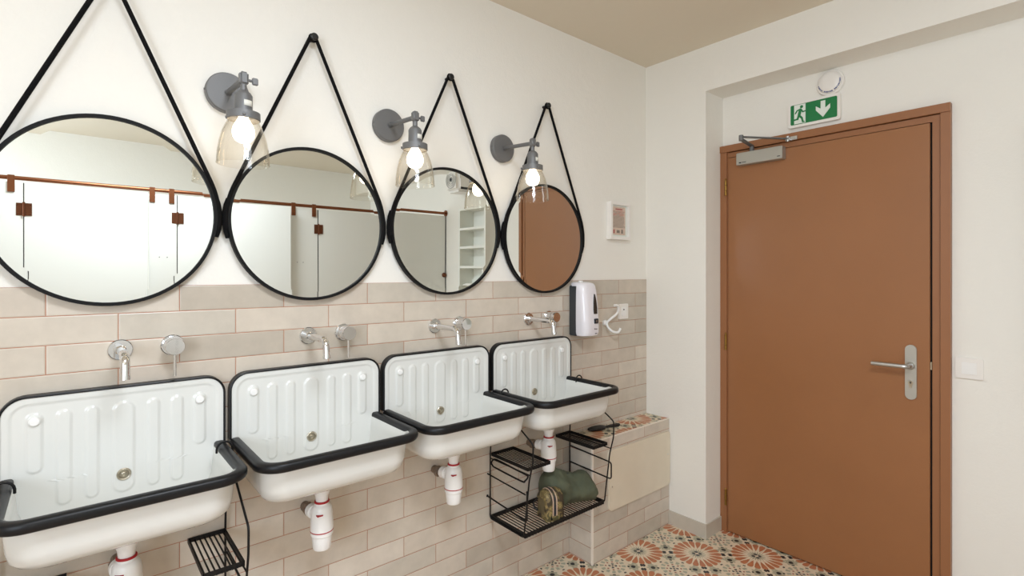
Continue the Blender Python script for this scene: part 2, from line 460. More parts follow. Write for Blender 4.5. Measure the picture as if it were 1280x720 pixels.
# ------------------------------------------------------------------ ledge
LX, LY, LZ = 1.914, 1.658, .592
ledge = thing('tiled_ledge', ((LX+CX)/2, (LY+WY)/2, 0), 'low boxed-in tiled ledge between the last basin and the white pier', 'ledge')
ox, oy = ledge.location.x, ledge.location.y
def L_(mb, name, mat, **k):
    mb.v = [p - Vector((ox, oy, 0)) for p in mb.v]; return mb.build(name, mat, ledge, **k)
L_(MB().box(LX+.002, CX-.0015, LY, LY+.006, 0, LZ), 'front_tiles', M['ledge_x'])
L_(MB().box(LX, LX+.006, LY+.0061, WY-.001, 0, LZ), 'side_tiles', M['ledge_y'])
L_(MB().box(LX+.0061, CX-.0015, LY+.0061, WY-.001, .003, LZ-.006), 'core', M['skirt'])
L_(MB().box(LX+.004, CX-.0015, LY+.006, WY-.0011, LZ-.0059, LZ+.001), 'top_tiles', M['mosaic'])['label'] = 'patterned top tiles'
L_(MB().box(LX-.002, LX+.008, LY-.002, LY+.007, 0, LZ).box(LX-.002, CX-.0015, LY-.002, LY+.006, LZ-.001, LZ+.0035), 'edge_profile', M['trim'])
pn = MB().prism(rrect(.532, .300, .022, 6, 2.297, .377), 0, .010, axisM((0, LY, 0), (0,-1,0), (1,0,0)))
panel = L_(pn, 'access_panel', M['cream'], smooth=30)
for sx, sz in ((2.052,.348),(2.540,.400)):
    MB().lathe([(.0001,0),(.0035,0),(.0035,.0022),(.0001,.0022)], 12, axisM((sx-ox, LY-.010-oy, sz), (0,-1,0))).build('panel_screw', M['chrome'], panel, smooth=40)

# ------------------------------------------------------------------ door
door = thing('door_1', (DX, .957, 0), 'brown painted flush door under the green exit sign', 'door'); door['kind'] = 'structure'
def D_(mb, name, mat, parent=door, **k):
    mb.v = [p - Vector((DX, .957, 0)) for p in mb.v]; return mb.build(name, mat, parent, **k)
FL, FR, FT = 1.4366, .454, 2.107       # outer casing
ILf, IR, IT = 1.400, .487, 2.0715        # rebate lines
fr = MB()
fr.box(DX-.030, DX, ILf, FL, 0, FT).box(DX-.030, DX, FR, IR, 0, FT).box(DX-.030, DX, IR, ILf, IT, FT)
fr.box(DX-.020, DX, 1.393, ILf, 0, IT).box(DX-.020, DX, IR+.003, .5145, 0, IT-.003).box(DX-.020, DX, .5145, 1.393, 2.042, IT-.003)
fr.box(DX-.036, DX-.030, FR, FL, 2.0715, FT)
D_(fr, 'door_frame', M['brownframe'])
D_(MB().box(DX-.0039, DX-.0005, IR, ILf, 0, IT), 'door_seal', M['darkgap'])
leaf = D_(MB().box(DX-.024, DX-.004, .522, 1.392, .006, 2.039, bev=.0015), 'door_leaf', M['brown'])
for hz_ in (1.877, 1.036, .188):
    h = MB(); 
    for a, b_ in ((-.042,-.015),(-.0145,.0145),(.015,.042)):
        h.lathe([(.0055,a),(.0068,a+.001),(.0068,b_-.001),(.0055,b_)], 12, Matrix.Translation((DX-.031, 1.4045, hz_)))
    h.lathe([(.003,.042),(.0055,.044),(.004,.050),(.0005,.053)], 12, Matrix.Translation((DX-.031, 1.4045, hz_)))
    D_(h, 'hinge', M['brass'], smooth=40)
# handle set
hy = .585
hp = MB()
hp.v = []
poly = rrect(.040, .232, .0195, 8)
hp.prism(poly, 0, .009, axisM((DX-.024, hy, .990), (-1,0,0), (0,1,0)))
plate = D_(hp, 'handle_plate', M['satin'], smooth=30)
lev = MB().tube(fillet([(DX-.033,hy,1.018),(DX-.078,hy,1.018),(DX-.078,hy+.130,1.018)], .02, 6), .0098, 14)
lev.lathe([(.016,0),(.016,.004),(.011,.009)], 20, axisM((DX-.033,hy,1.018), (-1,0,0)))
D_(lev, 'door_lever', M['steel'], smooth=40)
kh = MB().lathe([(.009,0),(.009,.003),(.0001,.003)], 20, axisM((DX-.0331,hy,.945), (-1,0,0))).box(DX-.036, DX-.0331, hy-.005, hy+.005, .925, .943)
D_(kh, 'lock_cylinder', M['nickel'], smooth=40)
D_(MB().box(DX-.0375, DX-.036, hy-.0012, hy+.0012, .942, .950).lathe([(.003,0),(.003,.001)],10,axisM((DX-.0362,hy,.947),(-1,0,0))), 'keyhole', M['ink'])
D_(MB().box(DX-.020, DX-.006, .5165, .5215, 1.008, 1.040), 'latch', M['nickel'])
# closer
cl = D_(MB().box(DX-.070, DX-.024, 1.094, 1.327, 1.983, 2.046, bev=.002), 'door_closer', M['satin'])
MB_ = MB().box(DX-.0709, DX-.0703, 1.300, 1.312, 1.991, 1.997).box(DX-.0709, DX-.0703, 1.2735, 1.297, 1.993, 1.996).box(DX-.0709, DX-.0703, 1.104, 1.118, 1.994, 1.998)
D_(MB_, 'maker_mark', M['ink'], cl)
arm = MB()
piv = Vector((DX-.047, 1.255, 2.046)); elb = Vector((2.530, 1.226, 2.082)); brk = Vector((DX-.050, 1.075, 2.078))
def bar(mb, a, b_, w, t):
    mb.tube([a, b_], 1, prof=[(t,w),(t,-w),(-t,-w),(-t,w)])
arm.lathe([(.011,0),(.011,.034)], 16, Matrix.Translation(piv))
bar(arm, piv+Vector((0,0,.030)), elb+Vector((0,0,-.006)), .010, .003)
bar(arm, elb+Vector((0,0,.006)), brk, .008, .003)
arm.lathe([(.011,-.013),(.011,.014)], 16, Matrix.Translation(elb))
D_(arm, 'closer_arm', M['lampgrey'], cl, smooth=40)
br = MB().box(DX-.042, DX-.036, 1.035, 1.090, 2.070, 2.088).lathe([(.008,-.014),(.008,.012)], 14, Matrix.Translation(brk)).box(DX-.060, DX-.036, 1.066, 1.084, 2.072, 2.076)
br.lathe([(.0001,0),(.005,0),(.005,.003),(.0001,.003)], 12, axisM((DX-.042,1.045,2.079), (-1,0,0)))
D_(br, 'arm_bracket', M['steel'], cl, smooth=40)

# ------------------------------------------------------------------ exit sign
SY, SZ = .9685, 2.1945; SX = DX
sign = thing('exit_sign', (SX, SY, SZ-.062), 'green emergency exit sign with running man and white down arrow', 'sign')
def wallX(name, poly, d0, d1, mat, parent=sign, smooth=None, c=(SY, SZ), base=None):
    """poly in (right, up) metres as seen from the room, on the wall x=DX"""
    bz = sign.location if base is None else base
    mb = MB(); n = len(poly)
    vs = [(-d0, c[0]-a-bz[1], c[1]+b_-bz[2]) for a, b_ in poly] + [(-d1, c[0]-a-bz[1], c[1]+b_-bz[2]) for a, b_ in poly]
    fs = [tuple(range(n)), tuple(range(n,2*n))[::-1]] + [(i,(i+1)%n,n+(i+1)%n,n+i) for i in range(n)]
    mb.add(vs, fs); return mb.build(name, mat, parent, smooth)
wallX('sign_housing', rrect(.230, .124, .010), 0, .024, M['whiteplastic'])
gp = wallX('green_panel', rrect(.206, .098, .006), .024, .0255, M['green'])
def strokes(segs, r):
    return [ (a, b_, r) for a, b_ in segs ]
def capsule(mb, a, b_, r, d0, d1, base):
    ax, ay = a; bx, by = b_; ang = math.atan2(by-ay, bx-ax); P = []
    for i in range(9):
        t = ang + PI/2 + PI*i/8; P.append((ax+r*math.cos(t), ay+r*math.sin(t)))
    for i in range(9):
        t = ang - PI/2 + PI*i/8; P.append((bx+r*math.cos(t), by+r*math.sin(t)))
    n = len(P)
    vs = [(-d, SY-u-base[1], SZ+v-base[2]) for d in (d0, d1) for u, v in P]
    mb.add(vs, [tuple(range(n)), tuple(range(n,2*n))[::-1]] + [(i,(i+1)%n,n+(i+1)%n,n+i) for i in range(n)])
wallX('doorway_symbol', [(-.086,-.046),(-.034,-.046),(-.034,.047),(-.086,.047)], .0255, .0262, M['signwhite'], gp)
rm = MB(); B_ = sign.location
for ci, (a, b_, r) in enumerate((((-.052,.034),(-.0518,.034),.0072),((-.057,.020),(-.063,-.006),.0068),((-.054,.021),(-.046,.008),.0034),((-.046,.008),(-.034,.010),.0030),
    ((-.060,.022),(-.072,.018),.0032),((-.072,.018),(-.080,.006),.0030),((-.062,-.008),(-.050,-.022),.0048),((-.050,-.022),(-.046,-.040),.0040),((-.046,-.040),(-.040,-.041),.0030),
    ((-.065,-.008),(-.070,-.024),.0046),((-.070,-.024),(-.090,-.026),.0038))):
    capsule(rm, a, b_, r, .0262, .0269+ci*.00006, B_)
rm.build('running_man_symbol', M['green'], gp)
wallX('arrow_symbol', [(.033,.040),(.053,.040),(.053,.004),(.074,.020),(.074,.000),(.043,-.038),(.012,.000),(.012,.020),(.033,.004)], .0255, .0262, M['signwhite'], gp)

# round detector above the sign
dsy, dsz = .899, 2.316
det = thing('smoke_detector', (DX, dsy, dsz-.055), 'round white wall unit with curved blue print above the exit sign', 'detector')
dm = axisM((0, 0, .055), (-1,0,0), (0,1,0))
MB().lathe([(.060,0),(.060,.012),(.058,.015)], 48, dm).build('detector_base', M['whiteplastic'], det, smooth=35)
MB().lathe([(.052,.015),(.050,.024),(.040,.031),(.02,.034),(.0001,.035)], 48, dm, cap0=True, cap1=False).build('detector_cover', M['whiteplastic'], det, smooth=50)
pr = MB()
for i in range(22):
    a = math.radians(-165 + i*8.2)
    if i in (5, 12): continue
    w = .0016 + .0006*((i*7) % 3)
    p = Vector((-.0285, -.0455*math.cos(a), .055 + .0455*math.sin(a)))
    pr.add([( -.0335,0,0)],[])
    t = Vector((0, math.sin(a), math.cos(a))); r_ = Vector((0, -math.cos(a), math.sin(a)))
    q = [p - t*w - r_*.003, p + t*w - r_*.003, p + t*w + r_*.003, p - t*w + r_*.003]
    pr.add(q + [z + Vector((.003,0,0)) for z in q], [(0,1,2,3),(7,6,5,4),(0,4,5,1),(1,5,6,2),(2,6,7,3),(3,7,4,0)])
pr.build('printed_arc', M['blue'], det)

# light switch
sw = thing('light_switch', (DX, .400, .988), 'white rocker light switch on the wall right of the brown door', 'switch')
wallX('switch_plate', rrect(.086, .082, .007), 0, .009, M['whiteplastic'], sw, 30, (.400, 1.029), sw.location)
wallX('rocker', rrect(.046, .046, .002), .009, .0115, M['pvc'], sw, None, (.400, 1.029), sw.location)

# ------------------------------------------------------------------ mirrors
MR = .2600
def make_mirror(x, z, label):
    t = thing('round_mirror', (x, WY, z-MR), label, 'mirror', 'round mirrors hung on black straps')
    c = Vector((0, 0, MR))
    ring = [c + Vector((MR-.0045)*1 * Vector((math.cos(a),0,math.sin(a)))) if False else c + (MR-.005)*Vector((math.cos(a),0,math.sin(a))) + Vector((0,-.016,0)) for a in [2*PI*i/96 for i in range(96)]]
    MB().tube(ring, 1, closed=True, prof=[(.0045,-.011),(.0055,.0),(.0045,.011),(-.0045,.011),(-.0045,-.011)], up=(1,0,0)).build('mirror_frame', M['frame'], t, smooth=50)
    g = MB(); n = 96; ri, ro, y0 = MR-.028, MR-.006, -.020
    vs = [(0,y0,MR)] ; fs = []
    inner = [(ri*math.cos(2*PI*i/n), y0, MR+ri*math.sin(2*PI*i/n)) for i in range(n)]
    g.add([*inner], [tuple(range(n))])
    outer = [(ro*math.cos(2*PI*i/n), y0+.00013, MR+ro*math.sin(2*PI*i/n)) for i in range(n)]
    g.add(inner + outer, [(i,(i+1)%n,n+(i+1)%n,n+i) for i in range(n)])
    back = [(ro*math.cos(2*PI*i/n), -.008, MR+ro*math.sin(2*PI*i/n)) for i in range(n)]
    go = g.build('mirror_glass', M['mirror'], t)
    bd = MB(); bd.prism([(math.cos(2*PI*i/n)*ro, math.sin(2*PI*i/n)*ro) for i in range(n)], .004, .0195, axisM((0,0,MR),(0,-1,0),(1,0,0)))
    bd.build('backing_board', M['black'], t)
    # strap: peg, tangent, down along the rim to just below the sides
    peg = Vector((0, -.030, 2.212 - z + MR)); R = MR + .004
    a_t = math.acos(R / (2.212 - z))
    for s in (-1, 1):
        path = []
        tp = Vector((s*R*math.sin(a_t), -.026, MR + R*math.cos(a_t)))
        top = peg + Vector((s*.008, 0, .004))
        for i in range(8): path.append(top.lerp(tp, i/8))
        for i in range(10):
            a = a_t + (math.radians(97) - a_t) * i/9
            path.append(Vector((s*R*math.sin(a), -.026+.004*i/9, MR + R*math.cos(a))))
        st = MB().tube(path, .0062, 8)
        a0 = math.radians(76); a1 = math.radians(103)
        cuff = [Vector((s*(R+.001)*math.sin(a0+(a1-a0)*i/6), -.016, MR+(R+.001)*math.cos(a0+(a1-a0)*i/6))) for i in range(7)]
        st.tube(cuff, [.006,.0085,.0095,.0095,.0095,.0085,.006], 10)
        st.build('hanging_strap', M['rope'], t, smooth=60)
    loop = MB().tube([peg + Vector((.011*math.cos(a), 0, .011*math.sin(a))) for a in [2*PI*i/16 for i in range(16)]], .005, 8, closed=True, up=(0,1,0))
    loop.build('strap_loop', M['rope'], t, smooth=60)
    return t
mx = [.078, .6255, 1.1775, 1.732]; mz = [1.5815, 1.579, 1.584, 1.577]
ml = ['largest-looking round mirror, cut by the left edge, above the leftmost basin', 'round black-framed mirror between the first and second wall lamps from the left',
      'round black-framed mirror showing a shelf unit in its reflection', 'round mirror reflecting the brown door, nearest the small picture frame']
for i in range(4): make_mirror(mx[i], mz[i], ml[i]).rotation_euler.x = (0, -.0045, .003, 0)[i]
def make_peg(x, label):
    t = thing('wall_peg', (x, WY, 2.212-.012), label, 'peg', 'black pegs the mirrors hang from')
    m_ = axisM((0,0,.012), (0,-1,0))
    MB().lathe([(.006,0),(.006,.036)], 16, m_).build('peg_stem', M['black'], t, smooth=40)
    MB().lathe([(.006,.036),(.0125,.037),(.0125,.043),(.009,.046),(.0001,.046)], 24, m_, cap1=False).build('peg_head', M['black'], t, smooth=40)
    return t
pl_ = ['black peg of the leftmost mirror, above the top edge', 'black peg above the mirror right of the leftmost lamp', 'black peg between the middle and right lamps, top of the third strap', 'black peg at the top of the rightmost mirror strap']
for i in range(4): make_peg(mx[i], pl_[i])

# ------------------------------------------------------------------ wall lamps
def make_lamp():
    t = thing('wall_lamp', (0,0,0), '', 'lamp', 'grey wall lamps with clear glass shades')
    out = Vector((0,-1,0))
    mp = axisM((0,0,0), out)
    MB().lathe([(.061,0),(.061,.020),(.058,.024),(.012,.025),(.012,.027),(.0001,.027)], 48, mp, cap1=False).lathe([(.003,0),(.003,.064)],10,axisM((0,-.012,0),(-1,0,0))).build('wall_plate', M['lampgrey'], t, smooth=35)
    Y = -.211
    MB().tube([(0,-.02,0),(0,Y+.004,-.014)], .0082, 16).lathe([(.010,0),(.010,.014)],16,axisM((0,-.023,0),out)).build('arm', M['lampgrey'], t, smooth=40)
    j = MB().box(-.0115, .0115, Y-.013, Y+.012, -.030, .006, bev=.005)
    j.tube([(0,Y,-.03),(0,Y,-.052)], .0085, 14)
    jo = j.build('swivel_joint', M['lampgrey'], t, smooth=45)
    k = MB().tube([(.010,Y,-.014),(.024,Y,-.014)], .004, 10); k.box(.022, .038, Y-.004, Y+.004, -.024, -.004, bev=.002)
    k.build('wing_screw', M['lampgrey'], jo, smooth=45)
    c = Matrix.Translation((0, Y, 0))
    so = MB().lathe([(.010,-.046),(.018,-.052),(.023,-.060),(.0235,-.104),(.022,-.106)], 32, c).build('socket', M['lampgrey'], t, smooth=35)
    # sticker curved round the socket, towards the room
    s_ = MB(); n = 9; vs = []
    for i in range(n):
        a = math.radians(-100 + 60*i/(n-1) )
        for z in (-.092,-.076): vs.append((.0239*math.cos(a), Y+.0239*math.sin(a), z))
    s_.add(vs, [(2*i,2*i+2,2*i+3,2*i+1) for i in range(n-1)])
    sto = s_.build('sticker', M['sticker'], so, smooth=60)
    md = sto.modifiers.new('thickness', 'SOLIDIFY'); md.thickness = .0004; md.offset = 1
    s_ = MB(); vs = []
    MB().lathe([(.026,-.104),(.043,-.108),(.0435,-.128),(.041,-.130),(.030,-.118),(.0001,-.117)], 40, c, cap0=True, cap1=False).build('shade_collar', M['lampgrey'], t, smooth=35)
    for a in (20, 140, 260):
        d = Vector((math.cos(math.radians(a)), math.sin(math.radians(a)), 0))
        sc = MB().lathe([(.003,0),(.003,.005),(.0045,.006),(.0045,.009),(.0001,.010)], 12, axisM(Vector((0,Y,-.120)) + d*.040, d), cap1=False)
        sc.build('collar_screw', M['lampgrey'], t, smooth=40)
    outp = [(.0385,-.122),(.0395,-.132),(.047,-.146),(.055,-.166),(.0615,-.192),(.066,-.222),(.0675,-.250)]
    inn = [(r-.0022, h) for r, h in outp][::-1]
    gl = MB().lathe(outp + [(.0684,-.253),(.0668,-.2545)] + [(.0652,-.253)] + inn[0:], 56, c, cap0=False, cap1=False)
    gl.build('glass_shade', M['glass'], t, smooth=60)
    bl = MB().lathe([(.012,-.117),(.013,-.124),(.020,-.136),(.0265,-.149),(.029,-.162),(.027,-.176),(.020,-.187),(.010,-.192),(.0001,-.193)], 32, c, cap1=False)
    bl.build('light_bulb', M['bulb'], t, smooth=60)
    return t
lamp = make_lamp(); lx = [.367, .913, 1.470]
ll = ['grey wall lamp nearest the leftmost mirror, glass shade over its right side', 'middle wall lamp of the three, glass shade over the third strap', 'wall lamp nearest the small picture frame, in front of the mirror showing the door']
for i in range(3):
    if i == 0: lamp.location = (lx[0], WY, 1.970); lamp['label'] = ll[0]
    else: dup(lamp, (lx[i], WY, 1.970), ll[i])

# ------------------------------------------------------------------ basins (local: x across, -y out of the wall, z up from the bowl's underside at .76)
ZB = .760
def ribs(x, z):
    """relief of the back plate towards the room, metres; z world"""
    h = 0
    for cx, hw, zt, zb in ((-.182,.017,1.056,.900),(-.125,.0165,1.056,.806),(-.068,.0155,1.056,.808),(0,.0260,1.058,.806),(.068,.0155,1.056,.808),(.125,.0165,1.056,.806),(.182,.017,1.056,.900)):
        z1, z0 = zt-hw, zb+hw
        dz = max(z-z1, z0-z, 0); d = math.hypot(x-cx, dz)
        e = (hw-d)/.0055
        if e > 0: h = max(h, min(1, e)**1.0)
        if e > 0: h = max(h, (lambda q: q*q*(3-2*q))(min(1, e)))
    return h*.0042
def border(x, z):
    """step down of the field inside the plate's margin"""
    w, zt, r = .228, 1.078, .035
    dx = abs(x)-(w-r); dzz = z-(zt-r)
    d = math.hypot(max(dx,0), max(dzz,0)) - r if (dx > 0 or dzz > 0) else max(dx, dzz)-r
    q = min(1, max(0, (d+.004)/.007)); q = q*q*(3-2*q)
    return q*.0032
def bowl_w(z):   # outer half width of the bowl at world z
    P = [(.760,.150),(.7605,.180),(.764,.197),(.772,.208),(.786,.2165),(.81,.221),(.85,.224),(.889,.227)]
    if z <= P[0][0]: return P[0][1]
    for (a, b_), (c, d) in zip(P, P[1:]):
        if z <= c: return b_ + (d-b_)*(z-a)/(c-a)
    return P[-1][1]
def plate_hw(z):
    if z < .876: return bowl_w(z)-.002
    zt, r, w = 1.0985, .052, .2485
    if z > zt-r: return w - r + math.sqrt(max(0, r*r-(z-zt+r)**2))
    return w
def make_sink():
    t = thing('wash_basin', (0,0,0), '', 'basin', 'white enamelled wall basins with black edging')
    b = MB(); nx, zs = 150, []
    z = .762
    while z < 1.0985: zs.append(z); z += .003
    zs += [1.0965, 1.0980, 1.0984]; zs = sorted(zs)
    vs = []; fs = []
    for z in zs:
        hw = plate_hw(z)
        for i in range(nx+1):
            x = -hw + 2*hw*i/nx
            vs.append((x, -.022 - ribs(x, z) - border(x, z), z-ZB))
    k = nx+1
    for j in range(len(zs)-1):
        for i in range(nx): fs.append((j*k+i, j*k+i+1, (j+1)*k+i+1, (j+1)*k+i))
    # back skin
    o = len(vs)
    for z in zs:
        hw = plate_hw(z); vs += [(-hw, -.018, z-ZB), (hw, -.018, z-ZB)]
    for j in range(len(zs)-1):
        a = o+2*j; fs.append((a, a+1, a+3, a+2)); fs.append((j*k, (j+1)*k, a+2, a)); fs.append((j*k+nx, a+1, a+3, (j+1)*k+nx))
    b.add(vs, fs)
    b.build('backplate', M['enamel'], t, smooth=55)
    # bowl: open-backed U loops, outside then inside
    def uloop(hw, fr, r, z, back=-.0195, n=10):
        P = [(-hw, back, z), (-hw, back-(fr-.02-r)*.5, z)]
        for i in range(n+1):
            a = PI + (PI/2)*i/n; P.append((-hw+r + r*math.cos(a), -(fr-r) + r*math.sin(a), z))
        P.append((0, -fr, z))
        for i in range(n+1):
            a = -PI/2 + (PI/2)*i/n; P.append((hw-r + r*math.cos(a), -(fr-r) + r*math.sin(a), z))
        P += [(hw, back-(fr-.02-r)*.5, z), (hw, back, z)]
        return P
    loops = []
    for hw, fr, r, z in ((.150,.230,.040,.7600),(.182,.262,.052,.7605),(.197,.281,.058,.764),(.208,.295,.062,.772),(.2165,.308,.065,.786),(.221,.316,.066,.81),(.224,.321,.066,.85),(.229,.328,.066,.886)):
        loops.append(uloop(hw, fr, r, z-ZB))
    for hw, fr, r, z in ((.240,.338,.062,.892),(.240,.338,.062,.895),(.226,.325,.062,.893),(.219,.318,.062,.884),(.216,.314,.062,.85),(.213,.309,.062,.81),(.203,.296,.058,.785),(.185,.276,.052,.772),(.150,.235,.040,.768)):
        loops.append(uloop(hw, fr, r, z-ZB))
    b = MB(); k = len(loops[0]); vs = [p for lp in loops for p in lp]; fs = []
    for j in range(len(loops)-1):
        for i in range(k-1): fs.append((j*k+i, j*k+i+1, (j+1)*k+i+1, (j+1)*k+i))
    fs.append(tuple(range(k))); fs.append(tuple((len(loops)-1)*k + i for i in range(k)))
    b.add(vs, fs)
    b.build('bowl', M['enamel'], t, smooth=50)
    # heavy black rim round the bowl
    hw, fr, r = .2345, .3445, .058
    P = [(-hw,-.022,0),(-hw,-.15,0),(-hw,-(fr-r),0)]
    for i in range(1,12):
        a = PI+(PI/2)*i/12; P.append((-hw+r+r*math.cos(a), -(fr-r)+r*math.sin(a), 0))
    P += [(-hw+r,-fr,0),(0,-fr,0),(hw-r,-fr,0)]
    for i in range(1,12):
        a = -PI/2+(PI/2)*i/12; P.append((hw-r+r*math.cos(a), -(fr-r)+r*math.sin(a), 0))
    P += [(hw,-(fr-r),0),(hw,-.15,0),(hw,-.022,0)]
    P = [(x,y,.887-ZB) for x,y,_ in P]
    prof = []
    for i in range(16):
        a = 2*PI*i/16; c_, s_ = math.cos(a), math.sin(a)
        prof.append((.0138*math.copysign(abs(c_)**.72, c_), .0150*math.copysign(abs(s_)**.72, s_)))
    MB().tube(P, 1, prof=prof, up=(0,0,1)).build('rim_edging', M['rubber'], t, smooth=50)
    # flat band round the back plate
    e = MB(); hw, zt, r = .2480, 1.0985-ZB, .052; pts = []
    pts.append((-hw, .897-ZB))
    for i in range(11):
        a = PI-(PI/2)*i/10; pts.append((-hw+r+r*math.cos(a), zt-r+r*math.sin(a)))
    for i in range(11):
        a = PI/2-(PI/2)*i/10; pts.append((hw-r+r*math.cos(a), zt-r+r*math.sin(a)))
    pts.append((hw, .897-ZB)); n = len(pts); vs = []; fs = []
    cz = .98-ZB
    for (x, z) in pts:
        # outward normal approx from rounded rect
        dx = max(abs(x)-(hw-r), 0)*math.copysign(1, x); dz = max(z-(zt-r), 0); l_ = math.hypot(dx, dz) or 1; nx_, nz_ = dx/l_, dz/l_
        for off, y in ((-.0035,-.0275),(-.0005,-.0290),(.0025,-.0275),(.0025,-.001),(-.0010,-.001),(-.0010,-.0175),(-.0035,-.0175)):
            vs.append((x+nx_*off, y, z+nz_*off))
    m_ = 7
    for i in range(n-1):
        for j in range(m_): fs.append((i*m_+j, i*m_+(j+1)%m_, (i+1)*m_+(j+1)%m_, (i+1)*m_+j))
    fs += [tuple(range(m_)), tuple((n-1)*m_+j for j in range(m_))]
    e.add(vs, fs); e.build('backplate_edging', M['rubber'], t, smooth=50)
    for x in (-.182, .182):
        MB().lathe([(.0115,0),(.0115,.006),(.009,.0085),(.0001,.009)], 24, axisM((x,-.026,1.035-ZB),(0,-1,0)), cap1=False).build('screw_cap', M['pvc'], t, smooth=40)
    ov = MB().lathe([(.0165,0),(.0165,.003),(.0150,.0042),(.0115,.003),(.0105,.0015),(.0001,.0012)], 32, axisM((0,-.026,.857-ZB),(0,-1,0)), cap1=False)
    ov = ov.build('overflow_grate', M['nickel'], t, smooth=30)
    MB().lathe([(.006,0),(.006,.0032),(.0045,.004),(.0001,.004)], 20, axisM((0,-.027,.857-ZB),(0,-1,0)), cap1=False).lathe([(.0100,0),(.0100,.0022),(.0085,.0022),(.0085,0)], 28, axisM((0,-.027,.857-ZB),(0,-1,0)), cap0=False, cap1=False).build('grate_screw', M['nickel'], ov, smooth=35)
    return t
sx_ = [.1085, .6205, 1.1345, 1.6515]
sl = ['leftmost white basin, cut by the left edge of the view', 'white basin with black rim under the mirror right of the leftmost lamp', 'white basin third from the left, its rim overlapping the far one',
      'smallest-looking white basin, above the wire rack holding the bags']
sink = make_sink(); sinks = [sink]
sink.location = (sx_[0], WY, ZB); sink['label'] = sl[0]
for i in (1,2,3): sinks.append(dup(sink, (sx_[i], WY, ZB), sl[i]))

# ------------------------------------------------------------------ bottle traps
def make_trap():
    t = thing('bottle_trap', (0,0,0), '', 'drain trap', 'white bottle traps under the basins')
    z0 = .517; Y = -.121; c = Matrix.Translation((0, Y, -z0))
    MB().lathe([(.027,.7596),(.027,.708),(.025,.700),(.0205,.688),(.0185,.668)], 28, c).build('drain_neck', M['pvc'], t, smooth=40)
    MB().lathe([(.021,.668),(.0225,.660),(.0275,.656),(.0315,.648),(.0335,.630),(.0350,.605),(.0355,.590),(.0355,.578)], 32, c).build('trap_body', M['pvc'], t, smooth=40)
    MB().lathe([(.0345,.5765),(.0345,.563),(.0315,.560),(.0305,.548),(.0285,.522),(.026,.517)], 32, c).build('trap_cup', M['pvc'], t, smooth=40)
    MB().lathe([(.0225,.672),(.0235,.671),(.0235,.667),(.0225,.666)], 28, c).build('seal_ring', M['seal'], t, smooth=40)
    MB().lathe([(.0355,.5785),(.0362,.5778),(.0362,.5758),(.0355,.575)], 32, c).build('seal_ring', M['seal'], t, smooth=40)
    q = MB().tube([(-.006,Y+.005,.630-z0),(-.014,Y+.040,.626-z0)], .0185, 18)
    q.tube([(-.013,Y+.032,.626-z0),(-.014,Y+.056,.624-z0)], .0225, 20)
    q.build('outlet_elbow', M['pvc'], t, smooth=45)
    MB().box(-.026, -.008, Y-.0330, Y-.0200, .6335-z0, .6375-z0).build('red_tab', M['seal'], t)
    MB().tube([(-.014,Y+.050,.622-z0),(-.014,-.001,.617-z0)], .0155, 20).lathe([(.0205,0),(.0205,.020),(.0185,.022)], 6, axisM((-.014,-.022,.617-z0),(0,-1,0))).build('wall_pipe', M['pipe'], t, smooth=30)
    return t
trap = make_trap()
tl = ['white bottle trap under the leftmost basin, at the bottom edge', 'white bottle trap under the second basin, lowest fully visible one', 'white bottle trap under the basin left of the bag rack', 'white bottle trap above the green cloth bag']
for i in range(4):
    if i == 0: trap.location = (sx_[0], WY, .517); trap['label'] = tl[0]
    else: dup(trap, (sx_[i], WY, .517), tl[i])

# ------------------------------------------------------------------ taps
def make_spout():
    t = thing('wall_spout', (0,0,0), '', 'tap', 'chrome wall spouts')
    m_ = axisM((0,0,.0), (0,-1,0))
    MB().lathe([(.0285,0),(.0285,.007),(.027,.0085),(.012,.0087)], 36, m_).build('escutcheon', M['chrome'], t, smooth=35)
    P = fillet([(0,-.004,0),(0,-.165,0),(0,-.174,-.050)], .045, 10)
    sp = MB().tube(P, .0108, 20)
    sp.lathe([(.0132,.006),(.0132,.020),(.0108,.022)], 24, m_)
    sp.build('spout_tube', M['chrome'], t, smooth=40)
    MB().tube([(0,-.1738,-.048),(0,-.1752,-.058)], .0118, 20).build('aerator', M['chrome'], t, smooth=40)
    return t
def make_mixer():
    t = thing('mixer_valve', (0,0,0), '', 'tap', 'chrome wall mixers with thin levers')
    m_ = axisM((0,0,0), (0,-1,0))
    MB().lathe([(.0295,0),(.0295,.006),(.028,.0075),(.02,.0077)], 36, m_).build('escutcheon', M['chrome'], t, smooth=35)
    MB().lathe([(.0235,.0076),(.0235,.036),(.0225,.038)], 36, m_).build('valve_body', M['chrome'], t, smooth=35)
    MB().lathe([(.0235,.0385),(.0240,.0395),(.0240,.060),(.0230,.0615),(.0001,.0617)], 36, m_, cap1=False).build('valve_knob', M['chrome'], t, smooth=35)
    MB().tube([(0,-.050,-.020),(0,-.050,-.085)], .0042, 12).build('lever', M['chrome'], t, smooth=40)
    return t
sp = make_spout(); mi = make_mixer()
fx = [.102, .6165, 1.1215, 1.634]; mxx = [.2245, .740, 1.241, 1.765]
fl_ = ['chrome wall spout above the leftmost basin', 'chrome wall spout above the second basin from the left', 'chrome wall spout crossing a mixer above the third basin', 'chrome wall spout beside the soap dispenser']
ml_ = ['chrome round mixer valve above the leftmost basin', 'chrome round mixer valve above the second basin from the left', 'chrome round mixer valve behind the spout of the third basin', 'chrome round mixer valve nearest the soap dispenser']
for i in range(4):
    if i == 0:
        sp.location = (fx[0], WY, 1.198); sp['label'] = fl_[0]; mi.location = (mxx[0], WY, 1.201); mi['label'] = ml_[0]
    else:
        dup(sp, (fx[i], WY, 1.198), fl_[i]); dup(mi, (mxx[i], WY, 1.201), ml_[i])

